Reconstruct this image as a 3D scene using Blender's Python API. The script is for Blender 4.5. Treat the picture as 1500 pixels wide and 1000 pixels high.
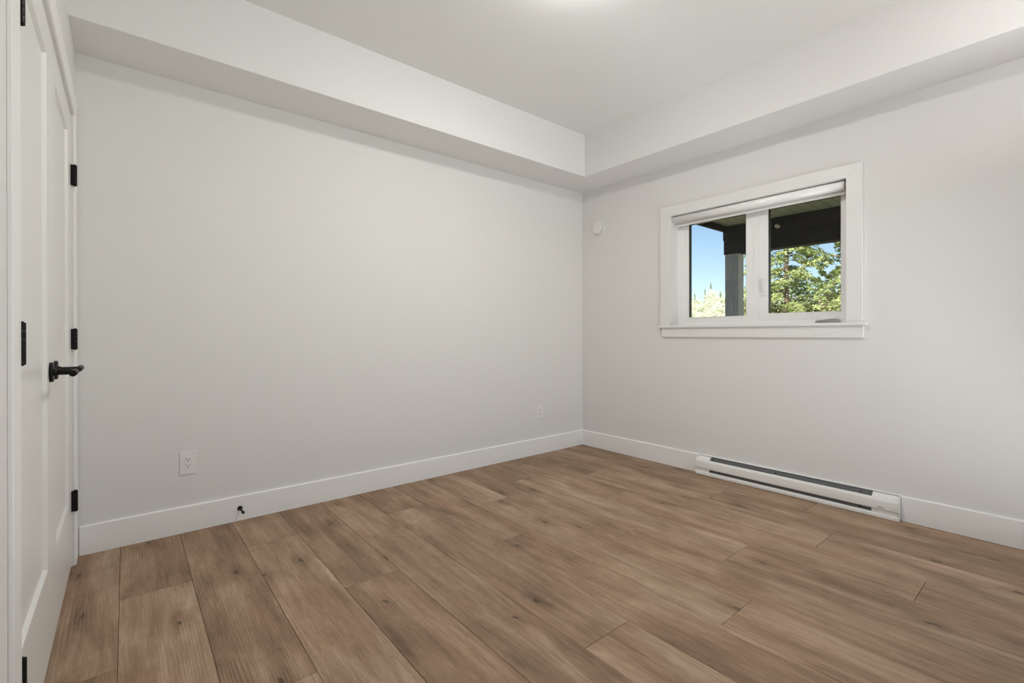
import bpy, bmesh, math, random
from mathutils import Vector, Matrix, noise

scene = bpy.context.scene
for o in list(bpy.data.objects):
    bpy.data.objects.remove(o, do_unlink=True)
COL = scene.collection

# ------------------------------------------------------------------ camera
CAM = (0.0, 0.0, 1.05)
FPX, CY = 688.232, 490.068
TH, PITCH, ROLL = 0.882125, -0.000982, -0.001611
F0 = Vector((math.cos(TH), math.sin(TH), 0)); R0 = Vector((math.sin(TH), -math.cos(TH), 0)); U0 = Vector((0, 0, 1))
F2 = F0 * math.cos(PITCH) + U0 * math.sin(PITCH); U2 = -F0 * math.sin(PITCH) + U0 * math.cos(PITCH)
R3 = R0 * math.cos(ROLL) + U2 * math.sin(ROLL); U3 = -R0 * math.sin(ROLL) + U2 * math.cos(ROLL)
cd = bpy.data.cameras.new('camera'); cam = bpy.data.objects.new('camera', cd); COL.objects.link(cam)
m = Matrix((R3, U3, -F2)).transposed().to_4x4(); m.translation = Vector(CAM)
cam.matrix_world = m
cd.sensor_fit = 'HORIZONTAL'; cd.sensor_width = 36.0; cd.lens = FPX / 1500 * 36
cd.shift_x = 0.0; cd.shift_y = -(500 - CY) / 1500
cd.clip_start = 0.02; cd.clip_end = 500
scene.camera = cam

# ------------------------------------------------------------------ world, sun, exposure
SKY_STRENGTH = 0.15
SUN_STRENGTH = 10.0
LAMP_STRENGTH = 95.0
ADDED_FILL = 118.0
ADDED_UPLIGHT = 56.0
EXPOSURE = 0.03
w = bpy.data.worlds.new('world'); scene.world = w; w.use_nodes = True
nt = w.node_tree; nt.nodes.clear()
sky = nt.nodes.new('ShaderNodeTexSky'); sky.sky_type = 'NISHITA'; sky.sun_disc = False
sky.sun_elevation = math.radians(38); sky.sun_rotation = math.radians(215)
sky.air_density = 1.0; sky.dust_density = 0.6; sky.ozone_density = 1.6
bg = nt.nodes.new('ShaderNodeBackground'); bg.inputs[1].default_value = SKY_STRENGTH
wo = nt.nodes.new('ShaderNodeOutputWorld')
nt.links.new(sky.outputs[0], bg.inputs[0]); nt.links.new(bg.outputs[0], wo.inputs[0])

sd = bpy.data.lights.new('sun', 'SUN'); sd.energy = SUN_STRENGTH; sd.angle = math.radians(0.6); sd.color = (1.0, 0.95, 0.86)
sun = bpy.data.objects.new('sun', sd); COL.objects.link(sun)
sun.rotation_euler = Vector((0.80, 0.10, -0.56)).to_track_quat('-Z', 'Y').to_euler()
sun.location = (-5, -3, 12)

# added fill light, unseen, shining up through the invented opening behind the viewer
ad = bpy.data.lights.new('added_fill', 'AREA'); ad.shape = 'RECTANGLE'; ad.size = 2.50; ad.size_y = 1.5; ad.energy = ADDED_FILL; ad.color = (0.95, 0.98, 1.0)
al = bpy.data.objects.new('added_fill', ad); COL.objects.link(al); al.location = (1.99, -1.25, 0.03)
al.rotation_euler = Vector((0, 0.25, 1)).to_track_quat('-Z', 'Z').to_euler()

vs = scene.view_settings
vs.view_transform = 'Standard'; vs.look = 'None'; vs.gamma = 1.0; vs.use_curve_mapping = False
vs.exposure = EXPOSURE
scene.display_settings.display_device = 'sRGB'
cy = scene.cycles
cy.max_bounces = 14; cy.diffuse_bounces = 8; cy.glossy_bounces = 4; cy.transparent_max_bounces = 16; cy.transmission_bounces = 6
cy.use_denoising = True
cy.sample_clamp_indirect = 6.0
cy.caustics_reflective = False; cy.caustics_refractive = False

# ------------------------------------------------------------------ materials
def new_mat(name):
    mt = bpy.data.materials.new(name); mt.use_nodes = True
    n = mt.node_tree.nodes; return mt, n, mt.node_tree.links, n['Principled BSDF']

def paint(name, col, rough=0.6, bump=0.0, bscale=300.0, vary=0.0, metallic=0.0, spec=0.5, vscale=2.0):
    """painted / plastic / metal surface: base colour with fine mottling and an optional fine bump"""
    mt, n, l, p = new_mat(name)
    p.inputs['Roughness'].default_value = rough; p.inputs['Metallic'].default_value = metallic
    p.inputs['Specular IOR Level'].default_value = spec
    tc = n.new('ShaderNodeTexCoord')
    nz = n.new('ShaderNodeTexNoise'); nz.inputs['Scale'].default_value = vscale; nz.inputs['Detail'].default_value = 4
    l.new(tc.outputs['Object'], nz.inputs['Vector'])
    mx = n.new('ShaderNodeMix'); mx.data_type = 'RGBA'
    a = [max(0, c * (1 - vary)) for c in col]; b = [min(1, c * (1 + vary)) for c in col]
    mx.inputs[6].default_value = (*a, 1); mx.inputs[7].default_value = (*b, 1)
    l.new(nz.outputs['Fac'], mx.inputs[0]); l.new(mx.outputs[2], p.inputs['Base Color'])
    if bump:
        n2 = n.new('ShaderNodeTexNoise'); n2.inputs['Scale'].default_value = bscale; n2.inputs['Detail'].default_value = 3
        bp = n.new('ShaderNodeBump'); bp.inputs['Strength'].default_value = bump; bp.inputs['Distance'].default_value = 0.001
        l.new(tc.outputs['Object'], n2.inputs['Vector']); l.new(n2.outputs['Fac'], bp.inputs['Height']); l.new(bp.outputs[0], p.inputs['Normal'])
    return mt

WALL = paint('wall_paint', (0.76, 0.757, 0.748), 0.75, 0.25, 260, 0.006, spec=0.25)
CEIL = paint('ceiling_paint', (0.78, 0.775, 0.76), 0.85, 0.5, 160, 0.006, spec=0.15)
TRIM = paint('trim_paint', (0.89, 0.89, 0.885), 0.38, 0.04, 80, 0.004, spec=0.4)
CASING = paint('casing_paint', (0.79, 0.79, 0.78), 0.4, 0.04, 80, 0.004, spec=0.35)
DOORP = paint('door_paint', (0.80, 0.80, 0.785), 0.35, 0.06, 120, 0.004, spec=0.45)
VINYL = paint('window_vinyl', (0.88, 0.88, 0.88), 0.3, 0.02, 80, 0.003)
BLIND = paint('blind_fabric', (0.90, 0.90, 0.895), 0.22, 0.0, 900, 0.01, spec=0.6)
PLASTIC = paint('white_plastic', (0.80, 0.80, 0.79), 0.35, 0, 80, 0.003)
HEATW = paint('heater_enamel', (0.85, 0.85, 0.835), 0.42, 0.1, 500, 0.004)
HEATD = paint('heater_fins', (0.10, 0.103, 0.103), 0.6, 0.5, 700, 0.35, vscale=90)
BLACK = paint('matte_black_metal', (0.006, 0.006, 0.0065), 0.42, 0.05, 400, 0.1, spec=0.2)
DARKV = paint('black_exterior_vinyl', (0.015, 0.015, 0.016), 0.4, 0, 80, 0.1)
RUBBER = paint('black_rubber', (0.02, 0.02, 0.02), 0.7, 0, 80, 0.1)
SLOT = paint('outlet_slot', (0.03, 0.03, 0.03), 0.8, 0, 80, 0.1)
LOGO_SHADE = paint('grey_print_shade', (0.18, 0.18, 0.18), 0.6)
CHROME = paint('grey_metal', (0.45, 0.45, 0.46), 0.3, 0, 80, 0.05, metallic=0.9)
SIDING = paint('grey_siding', (0.20, 0.205, 0.21), 0.8, 0.2, 60, 0.08)
FIT = paint('pale_fitting', (0.75, 0.75, 0.75), 0.4)
CLOSET = paint('closet_paint', (0.6, 0.6, 0.58), 0.8)

def stained(name, c1, c2, sc, rough=0.75):
    mt, n, l, p = new_mat(name)
    p.inputs['Roughness'].default_value = rough; p.inputs['Specular IOR Level'].default_value = 0.25
    tc = n.new('ShaderNodeTexCoord'); mp = n.new('ShaderNodeMapping'); mp.inputs['Scale'].default_value = sc
    nz = n.new('ShaderNodeTexNoise'); nz.inputs['Scale'].default_value = 1.0; nz.inputs['Detail'].default_value = 6; nz.inputs['Roughness'].default_value = 0.65
    l.new(tc.outputs['Object'], mp.inputs[0]); l.new(mp.outputs[0], nz.inputs['Vector'])
    cr = n.new('ShaderNodeValToRGB'); cr.color_ramp.elements[0].position = 0.3; cr.color_ramp.elements[1].position = 0.72
    cr.color_ramp.elements[0].color = (*c1, 1); cr.color_ramp.elements[1].color = (*c2, 1)
    l.new(nz.outputs['Fac'], cr.inputs[0]); l.new(cr.outputs[0], p.inputs['Base Color'])
    bp = n.new('ShaderNodeBump'); bp.inputs['Strength'].default_value = 0.4; bp.inputs['Distance'].default_value = 0.003
    l.new(nz.outputs['Fac'], bp.inputs['Height']); l.new(bp.outputs[0], p.inputs['Normal'])
    return mt
SOFFW = stained('soffit_stain', (0.30, 0.32, 0.26), (0.50, 0.52, 0.43), (3, 60, 60))
BEAMW = stained('beam_stain', (0.010, 0.008, 0.008), (0.035, 0.03, 0.028), (40, 5, 40))
POSTW = stained('post_stain', (0.36, 0.355, 0.355), (0.62, 0.61, 0.61), (60, 60, 8))
BARK = stained('bark', (0.10, 0.07, 0.055), (0.32, 0.25, 0.20), (30, 30, 8), 0.9)
GRASS = stained('dry_grass', (0.30, 0.27, 0.14), (0.50, 0.46, 0.27), (0.8, 0.8, 0.8), 0.95)

def foliage_mat(name, c1, c2, trans=0.35, sc=6.0):
    mt, n, l, p = new_mat(name)
    tc = n.new('ShaderNodeTexCoord')
    nz = n.new('ShaderNodeTexNoise'); nz.inputs['Scale'].default_value = sc; nz.inputs['Detail'].default_value = 3
    l.new(tc.outputs['Object'], nz.inputs['Vector'])
    cr = n.new('ShaderNodeValToRGB'); cr.color_ramp.elements[0].position = 0.35; cr.color_ramp.elements[1].position = 0.65
    cr.color_ramp.elements[0].color = (*c1, 1); cr.color_ramp.elements[1].color = (*c2, 1)
    l.new(nz.outputs['Fac'], cr.inputs[0]); l.new(cr.outputs[0], p.inputs['Base Color'])
    p.inputs['Roughness'].default_value = 0.6; p.inputs['Specular IOR Level'].default_value = 0.2
    tr = n.new('ShaderNodeBsdfTranslucent'); l.new(cr.outputs[0], tr.inputs['Color'])
    ms = n.new('ShaderNodeMixShader'); ms.inputs[0].default_value = trans
    l.new(p.outputs[0], ms.inputs[1]); l.new(tr.outputs[0], ms.inputs[2]); l.new(ms.outputs[0], n['Material Output'].inputs[0])
    return mt
LEAF_A = foliage_mat('conifer_green', (0.20, 0.27, 0.08), (0.62, 0.68, 0.34), 0.4, 3)
LEAF_B = foliage_mat('shrub_green', (0.22, 0.31, 0.09), (0.62, 0.68, 0.34), 0.4, 3)
LEAF_C = foliage_mat('straw_leaf', (0.50, 0.43, 0.26), (0.80, 0.75, 0.55), 0.4, 3)
LEAF_P = foliage_mat('hazed_pale_leaf', (0.66, 0.72, 0.52), (0.90, 0.86, 0.76), 0.4, 0.7)  # distance haze and overexposure are mixed into this leaf colour
LEAF_D = foliage_mat('far_conifer_needles', (0.34, 0.44, 0.38), (0.55, 0.64, 0.56), 0.3, 0.7)  # needle colour lightened to carry the haze over the hill

def glass_mat():
    mt, n, l, p = new_mat('window_glass')
    tr = n.new('ShaderNodeBsdfTransparent'); tr.inputs[0].default_value = (0.97, 0.985, 0.98, 1)
    gl = n.new('ShaderNodeBsdfGlossy'); gl.inputs['Roughness'].default_value = 0.02
    fr = n.new('ShaderNodeFresnel'); fr.inputs[0].default_value = 1.25
    m1 = n.new('ShaderNodeMixShader'); l.new(fr.outputs[0], m1.inputs[0]); l.new(tr.outputs[0], m1.inputs[1]); l.new(gl.outputs[0], m1.inputs[2])
    # dried rain spots
    tc = n.new('ShaderNodeTexCoord'); vo = n.new('ShaderNodeTexVoronoi'); vo.inputs['Scale'].default_value = 42
    vo.inputs['Randomness'].default_value = 1.0
    l.new(tc.outputs['Object'], vo.inputs['Vector'])
    lt = n.new('ShaderNodeMath'); lt.operation = 'LESS_THAN'; lt.inputs[1].default_value = 0.15
    l.new(vo.outputs['Distance'], lt.inputs[0])
    sp = n.new('ShaderNodeSeparateColor'); l.new(vo.outputs['Color'], sp.inputs[0])
    g2 = n.new('ShaderNodeMath'); g2.operation = 'GREATER_THAN'; g2.inputs[1].default_value = 0.60; l.new(sp.outputs[0], g2.inputs[0])
    mu = n.new('ShaderNodeMath'); mu.operation = 'MULTIPLY'; l.new(lt.outputs[0], mu.inputs[0]); l.new(g2.outputs[0], mu.inputs[1])
    m3 = n.new('ShaderNodeMath'); m3.operation = 'MULTIPLY'; m3.inputs[1].default_value = 0.13; l.new(mu.outputs[0], m3.inputs[0])
    df = n.new('ShaderNodeBsdfTranslucent'); df.inputs[0].default_value = (0.8, 0.8, 0.8, 1)
    m2 = n.new('ShaderNodeMixShader'); l.new(m3.outputs[0], m2.inputs[0]); l.new(m1.outputs[0], m2.inputs[1]); l.new(df.outputs[0], m2.inputs[2])
    l.new(m2.outputs[0], n['Material Output'].inputs[0])
    return mt
GLASS = glass_mat()

def floor_mat():
    mt, n, l, p = new_mat('oak_laminate')
    N = lambda t, **k: n.new(t)
    tc = N('ShaderNodeTexCoord'); at = N('ShaderNodeAttribute'); at.attribute_name = 'plank'
    off = N('ShaderNodeVectorMath'); off.operation = 'SCALE'; off.inputs['Scale'].default_value = 37.0
    l.new(at.outputs['Color'], off.inputs[0])
    add = N('ShaderNodeVectorMath'); add.operation = 'ADD'
    l.new(tc.outputs['Object'], add.inputs[0]); l.new(off.outputs[0], add.inputs[1])
    def noise(scale_xyz, detail=4, rough=0.6, dist=0.0):
        mp = N('ShaderNodeMapping'); mp.inputs['Scale'].default_value = scale_xyz
        nz = N('ShaderNodeTexNoise'); nz.inputs['Scale'].default_value = 1.0; nz.inputs['Detail'].default_value = detail
        nz.inputs['Roughness'].default_value = rough; nz.inputs['Distortion'].default_value = dist
        l.new(add.outputs[0], mp.inputs[0]); l.new(mp.outputs[0], nz.inputs['Vector']); return nz.outputs['Fac']
    def math_(op, a, b=None, c=None):
        q = N('ShaderNodeMath'); q.operation = op
        for i, v in enumerate((a, b, c)):
            if v is None: continue
            if isinstance(v, (int, float)): q.inputs[i].default_value = v
            else: l.new(v, q.inputs[i])
        return q.outputs[0]
    broad = noise((9, 1.3, 1), 4, 0.55, 0.6)      # wide tonal streaks
    mid = noise((34, 2.4, 1), 5, 0.6, 0.8)
    fine = noise((260, 9, 1), 3, 0.6, 0.2)
    # cathedral grain
    mp = N('ShaderNodeMapping'); mp.inputs['Scale'].default_value = (1.0, 0.10, 1)
    l.new(add.outputs[0], mp.inputs[0])
    wv = N('ShaderNodeTexWave'); wv.wave_type = 'BANDS'; wv.bands_direction = 'X'; wv.inputs['Scale'].default_value = 30
    wv.inputs['Distortion'].default_value = 14.0; wv.inputs['Detail'].default_value = 1.5; wv.inputs['Detail Scale'].default_value = 0.35; wv.inputs['Detail Roughness'].default_value = 0.45
    l.new(mp.outputs[0], wv.inputs['Vector'])
    # knots
    mk = N('ShaderNodeMapping'); mk.inputs['Scale'].default_value = (5.2, 2.3, 1); l.new(add.outputs[0], mk.inputs[0])
    wob = N('ShaderNodeTexNoise'); wob.inputs['Scale'].default_value = 26; l.new(tc.outputs['Object'], wob.inputs['Vector'])
    wsc = N('ShaderNodeVectorMath'); wsc.operation = 'SCALE'; wsc.inputs['Scale'].default_value = 0.16; l.new(wob.outputs['Color'], wsc.inputs[0])
    wad = N('ShaderNodeVectorMath'); wad.operation = 'ADD'; l.new(mk.outputs[0], wad.inputs[0]); l.new(wsc.outputs[0], wad.inputs[1])
    vo = N('ShaderNodeTexVoronoi'); vo.inputs['Scale'].default_value = 1.0; vo.voronoi_dimensions = '2D'; l.new(wad.outputs[0], vo.inputs['Vector'])
    sep = N('ShaderNodeSeparateColor'); l.new(vo.outputs['Color'], sep.inputs[0])
    has = math_('GREATER_THAN', sep.outputs[0], 0.70)
    core = N('ShaderNodeMapRange'); core.interpolation_type = 'SMOOTHSTEP'
    core.inputs['From Min'].default_value = 0.060; core.inputs['From Max'].default_value = 0.012; l.new(vo.outputs['Distance'], core.inputs['Value'])
    halo = N('ShaderNodeMapRange'); halo.interpolation_type = 'SMOOTHSTEP'
    halo.inputs['From Min'].default_value = 0.30; halo.inputs['From Max'].default_value = 0.03; l.new(vo.outputs['Distance'], halo.inputs['Value'])
    knot = math_('MULTIPLY', core.outputs[0], has); halo2 = math_('MULTIPLY', halo.outputs[0], has)
    # value
    v = math_('MULTIPLY', math_('SUBTRACT', broad, 0.5), 1.05)
    v = math_('ADD', v, math_('MULTIPLY', math_('SUBTRACT', mid, 0.5), 0.55))
    v = math_('ADD', v, math_('MULTIPLY', math_('SUBTRACT', fine, 0.5), 0.45))
    cm = N('ShaderNodeMapRange'); cm.inputs['From Min'].default_value = 0.48; cm.inputs['From Max'].default_value = 0.66
    l.new(noise((5.0, 1.6, 1), 2, 0.5), cm.inputs['Value'])      # cathedral figure only in places
    v = math_('ADD', v, math_('MULTIPLY', math_('MULTIPLY', math_('SUBTRACT', wv.outputs['Fac'], 0.5), cm.outputs[0]), 0.20))
    v = math_('ADD', v, math_('MULTIPLY', math_('SUBTRACT', noise((7.0, 5.0, 1), 3, 0.6, 0.5), 0.5), 0.42))
    v = math_('ADD', v, math_('MULTIPLY', math_('SUBTRACT', noise((520, 26, 1), 2, 0.6), 0.5), 0.34))
    sc = N('ShaderNodeSeparateColor'); l.new(at.outputs['Color'], sc.inputs[0])
    v = math_('ADD', v, math_('MULTIPLY', math_('SUBTRACT', sc.outputs[0], 0.5), 0.16))
    v = math_('SUBTRACT', v, math_('MULTIPLY', halo2, 0.18))
    v = math_('ADD', v, 0.52)
    cr = N('ShaderNodeValToRGB'); e = cr.color_ramp.elements
    e[0].position = 0.12; e[0].color = FLOOR_DARK
    e[1].position = 0.92; e[1].color = FLOOR_LIGHT
    k = e.new(0.50); k.color = FLOOR_MID
    l.new(v, cr.inputs[0])
    mx = N('ShaderNodeMix'); mx.data_type = 'RGBA'; mx.inputs[7].default_value = (0.035, 0.022, 0.016, 1)
    l.new(math_('MULTIPLY', knot, 0.75), mx.inputs[0]); l.new(cr.outputs[0], mx.inputs[6])
    # faint reddish / greyish tint drift
    tint = noise((3.5, 1.0, 1), 2, 0.5)
    mt2 = N('ShaderNodeMix'); mt2.data_type = 'RGBA'; mt2.blend_type = 'MULTIPLY'; mt2.inputs[0].default_value = 1.0
    tr = N('ShaderNodeValToRGB'); tr.color_ramp.elements[0].color = (0.97, 1.0, 0.99, 1); tr.color_ramp.elements[1].color = (1.0, 0.975, 0.975, 1)
    tr.color_ramp.elements[0].position = 0.4; tr.color_ramp.elements[1].position = 0.62
    l.new(tint, tr.inputs[0]); l.new(mx.outputs[2], mt2.inputs[6]); l.new(tr.outputs[0], mt2.inputs[7])
    l.new(mt2.outputs[2], p.inputs['Base Color'])
    p.inputs['Roughness'].default_value = 0.55; p.inputs['Specular IOR Level'].default_value = 0.35
    bp = N('ShaderNodeBump'); bp.inputs['Strength'].default_value = 0.25; bp.inputs['Distance'].default_value = 0.0006
    l.new(math_('ADD', fine, math_('MULTIPLY', wv.outputs['Fac'], 0.4)), bp.inputs['Height']); l.new(bp.outputs[0], p.inputs['Normal'])
    return mt
FLOOR_DARK = (0.150, 0.090, 0.054, 1); FLOOR_MID = (0.325, 0.212, 0.134, 1); FLOOR_LIGHT = (0.540, 0.400, 0.285, 1)
FLOORM = floor_mat()
FGAP = paint('plank_groove', (0.10, 0.065, 0.042), 0.9)

def emit(name, col, s):
    mt, n, l, p = new_mat(name)
    p.inputs['Base Color'].default_value = (*col, 1)
    p.inputs['Emission Color'].default_value = (*col, 1); p.inputs['Emission Strength'].default_value = s
    return mt

# ------------------------------------------------------------------ mesh helpers
def nb(): return bmesh.new()
def box(bm, x0, x1, y0, y1, z0, z1, bev=0.0, seg=2):
    t = bmesh.new(); bmesh.ops.create_cube(t, size=1.0)
    for v in t.verts:
        v.co = Vector(((x0 + x1) / 2 + v.co.x * (x1 - x0), (y0 + y1) / 2 + v.co.y * (y1 - y0), (z0 + z1) / 2 + v.co.z * (z1 - z0)))
    if bev: bmesh.ops.bevel(t, geom=t.edges[:], offset=bev, segments=seg, affect='EDGES', profile=0.5)
    merge(bm, t); return bm
def merge(bm, t, mtx=None):
    mp = {}
    for v in t.verts: mp[v] = bm.verts.new(mtx @ v.co if mtx else v.co)
    for f in t.faces:
        try: bm.faces.new([mp[v] for v in f.verts]).smooth = f.smooth
        except ValueError: pass
    t.free()
def cyl(bm, a, b, r0, r1=None, seg=24, bev=0.0, smooth=True):
    a = Vector(a); b = Vector(b); r1 = r0 if r1 is None else r1
    t = bmesh.new(); L = (b - a).length
    bmesh.ops.create_cone(t, cap_ends=True, segments=seg, radius1=r0, radius2=r1, depth=L)
    if bev:
        ed = [e for e in t.edges if abs(e.verts[0].co.z - e.verts[1].co.z) < 1e-6]
        bmesh.ops.bevel(t, geom=ed, offset=bev, segments=3, affect='EDGES', profile=0.5)
    for f in t.faces: f.smooth = smooth and len(f.verts) <= 4
    q = (b - a).to_track_quat('Z', 'Y').to_matrix().to_4x4(); q.translation = (a + b) / 2
    merge(bm, t, q); return bm
def tube(bm, pts, rad, seg=10):
    """smooth tube through points; rad is a number or list"""
    pts = [Vector(p) for p in pts]; n = len(pts)
    if not isinstance(rad, (list, tuple)): rad = [rad] * n
    rings = []; prev = None
    for i, p in enumerate(pts):
        d = (pts[min(i + 1, n - 1)] - pts[max(i - 1, 0)]).normalized()
        if prev is None: u = d.orthogonal().normalized()
        else: u = (prev - d * prev.dot(d)).normalized()
        prev = u; v = d.cross(u)
        rings.append([bm.verts.new(p + (u * math.cos(2 * math.pi * k / seg) + v * math.sin(2 * math.pi * k / seg)) * rad[i]) for k in range(seg)])
    for i in range(n - 1):
        for k in range(seg):
            bm.faces.new([rings[i][k], rings[i][(k + 1) % seg], rings[i + 1][(k + 1) % seg], rings[i + 1][k]]).smooth = True
    bm.faces.new(rings[0][::-1]); bm.faces.new(rings[-1])
    return bm
def lathe(bm, prof, origin, axis, seg=40):
    """prof: list of (radius, height along axis)"""
    q = Vector(axis).to_track_quat('Z', 'Y').to_matrix().to_4x4(); q.translation = Vector(origin)
    rings = []
    for r, h in prof:
        if r < 1e-6: rings.append([bm.verts.new(q @ Vector((0, 0, h)))])
        else: rings.append([bm.verts.new(q @ Vector((r * math.cos(2 * math.pi * k / seg), r * math.sin(2 * math.pi * k / seg), h))) for k in range(seg)])
    for a, b in zip(rings, rings[1:]):
        for k in range(seg):
            A = [a[k % len(a)], a[(k + 1) % len(a)]] if len(a) > 1 else [a[0]]
            B = [b[(k + 1) % len(b)], b[k % len(b)]] if len(b) > 1 else [b[0]]
            f = bm.faces.new(A + B); f.smooth = True
    return bm
def extrude_y(bm, prof, y0, y1, smooth=False):
    """prof: closed polygon of (x,z), extruded along y"""
    A = [bm.verts.new((x, y0, z)) for x, z in prof]; B = [bm.verts.new((x, y1, z)) for x, z in prof]
    n = len(prof)
    for i in range(n):
        f = bm.faces.new([A[i], A[(i + 1) % n], B[(i + 1) % n], B[i]]); f.smooth = smooth
    bm.faces.new(A[::-1]); bm.faces.new(B)
    bmesh.ops.recalc_face_normals(bm, faces=bm.faces[:])
    return bm
def ringbox(bm, O, I, x0, x1, bev=0.0015, slope=0.0):
    """rectangular frame in the y-z plane: O=(y0,y1,z0,z1) outer, I inner at x0 (room face), inner shrinks by slope at x1"""
    def q(r, x): return [bm.verts.new((x, r[0], r[2])), bm.verts.new((x, r[1], r[2])), bm.verts.new((x, r[1], r[3])), bm.verts.new((x, r[0], r[3]))]
    I2 = (I[0] + slope, I[1] - slope, I[2] + slope, I[3] - slope)
    a = q(O, x0); b = q(I, x0); c = q(O, x1); d = q(I2, x1)
    fs = []
    for i in range(4):
        j = (i + 1) % 4
        fs += [bm.faces.new([a[i], b[i], b[j], a[j]]), bm.faces.new([c[i], c[j], d[j], d[i]]),
               bm.faces.new([a[i], a[j], c[j], c[i]]), bm.faces.new([b[i], d[i], d[j], b[j]])]
    bmesh.ops.recalc_face_normals(bm, faces=fs)
    if bev:
        ed = [e for e in bm.edges if all(v in a + b + c + d for v in e.verts) and (
            (e.verts[0] in a and e.verts[1] in a) or (e.verts[0] in b and e.verts[1] in b))]
        bmesh.ops.bevel(bm, geom=ed, offset=bev, segments=2, affect='EDGES', profile=0.5)
    return bm

def obj(name, bm, mat, parent=None, label=None):
    me = bpy.data.meshes.new(name)
    bmesh.ops.recalc_face_normals(bm, faces=bm.faces[:])
    bm.to_mesh(me); bm.free(); me.materials.append(mat)
    o = bpy.data.objects.new(name, me); COL.objects.link(o)
    if parent:
        o.parent = parent; o.matrix_parent_inverse = Matrix.Translation(-parent.location)
    if label: o['label'] = label
    return o
def tag(o, label, cat, group=None, kind=None):
    if label: o['label'] = label
    if cat: o['category'] = cat
    if group: o['group'] = group
    if kind: o['kind'] = kind
    return o
def empty(name, loc, label, cat, group=None, kind=None):
    o = bpy.data.objects.new(name, None); o.location = loc; o.empty_display_size = 0.1; COL.objects.link(o)
    return tag(o, label, cat, group, kind)

# ------------------------------------------------------------------ room dimensions
XL, XR = -0.183, 3.3754        # door wall, window wall
YB, YF = 3.0424, -0.45         # back wall, wall behind the camera
ZS, ZC = 2.391, 2.742          # bulkhead underside, ceiling
XS, YS = 3.030, 2.698          # bulkhead faces
BBH, BBT = 0.1387, 0.0136
WY0, WY1, WZ0, WZ1 = 0.906, 2.093, 1.100, 1.990   # window opening
XG = 3.489
DY0, DY1, DZ = 1.467, 2.917, 2.052                # closet opening

# floor: planks along Y
PW = 0.2405; PX0 = -0.0205; PL = 1.524
joint = {-1: 1.930, 0: 2.420, 1: 1.517, 2: 2.624, 3: 1.943, 4: 2.361, 5: 1.058, 6: 1.878, 7: 2.354, 8: 1.529, 9: 1.057, 10: 1.946, 11: 0.836, 12: 1.519, 13: 1.047, 14: 2.1, -2: 1.2, -3: 2.2, -4: 1.6}
rnd = random.Random(7)
fb = nb(); lay = fb.loops.layers.color.new('plank')
def add_plank(x0, x1, y0, y1):
    g = 0.0006; c = (rnd.random(), rnd.random(), rnd.random(), 1)
    ch = 0.0008
    a = [(x0 + g, y0 + g), (x1 - g, y0 + g), (x1 - g, y1 - g), (x0 + g, y1 - g)]
    b = [(x0 + g + ch, y0 + g + ch), (x1 - g - ch, y0 + g + ch), (x1 - g - ch, y1 - g - ch), (x0 + g + ch, y1 - g - ch)]
    A = [fb.verts.new((x, y, -0.0012)) for x, y in a]; B = [fb.verts.new((x, y, 0.0)) for x, y in b]
    Cv = [fb.verts.new((x, y, -0.008)) for x, y in a]
    fs = [fb.faces.new(B)]
    for i in range(4):
        j = (i + 1) % 4
        fs.append(fb.faces.new([A[i], A[j], B[j], B[i]])); fs.append(fb.faces.new([Cv[i], Cv[j], A[j], A[i]]))
    for f in fs:
        for lp in f.loops: lp[lay] = c
FX0, FX1, FY0, FY1 = -0.95, 3.40, YF - 0.05, YB + 0.03
for k in range(-4, 15):
    x0 = PX0 + k * PW; x1 = x0 + PW
    x0 = max(x0, FX0); x1 = min(x1, FX1)
    if x1 - x0 < 0.01: continue
    ys = [joint[k] + i * PL for i in range(-4, 4)]
    ys = [FY0] + [y for y in ys if FY0 + 0.02 < y < FY1 - 0.02] + [FY1]
    for a, b in zip(ys, ys[1:]): add_plank(x0, x1, a, b)
floor = obj('floor', fb, FLOORM)
tag(floor, 'brown wood plank floor with knots and long grain', 'floor', kind='structure')
gb = nb(); box(gb, FX0, FX1, FY0, FY1, -0.12, -0.006)
obj('subfloor', gb, FGAP, floor)

# walls
b = nb(); box(b, -0.95, 3.60, YB, YB + 0.14, -0.12, 2.95)
tag(obj('wall_back', b, WALL), 'long plain white wall with two outlets', 'wall', kind='structure')
b = nb(); PX_0, PX_1, PZ_1 = 0.72, 3.26, 2.14
box(b, -0.95, PX_0, YF - 0.14, YF, -0.12, 2.95); box(b, PX_1, 3.60, YF - 0.14, YF, -0.12, 2.95); box(b, PX_0, PX_1, YF - 0.14, YF, PZ_1, 2.95); box(b, PX_0, PX_1, YF - 0.14, YF, -0.12, 0.0)
tag(obj('wall_front', b, WALL), 'plain white wall behind the viewer', 'wall', kind='structure')
b = nb()
XO = 3.545
box(b, XR, XO, YF, WY0, -0.12, 2.95); box(b, XR, XO, WY1, YB, -0.12, 2.95)
box(b, XR, XO, WY0, WY1, -0.12, WZ0); box(b, XR, XO, WY0, WY1, WZ1, 2.95)
wr = obj('wall_right', b, WALL); tag(wr, 'white wall holding the window and the heater', 'wall', kind='structure')
b = nb()
for y0, y1, z0, z1 in ((YF - 0.2, WY0 - 0.04, -0.9, 3.0), (WY1 + 0.04, YB + 0.2, -0.9, 3.0), (WY0 - 0.04, WY1 + 0.04, -0.9, WZ0 - 0.04), (WY0 - 0.04, WY1 + 0.04, WZ1 + 0.04, 3.0)):
    box(b, XO + 0.001, XO + 0.02, y0, y1, z0, z1)
obj('siding', b, SIDING, wr, 'grey outside cladding')
b = nb()
box(b, XL - 0.11, XL, YF, DY0, -0.12, 2.95); box(b, XL - 0.11, XL, DY1, YB, -0.12, 2.95); box(b, XL - 0.11, XL, DY0, DY1, DZ, 2.95)
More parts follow.
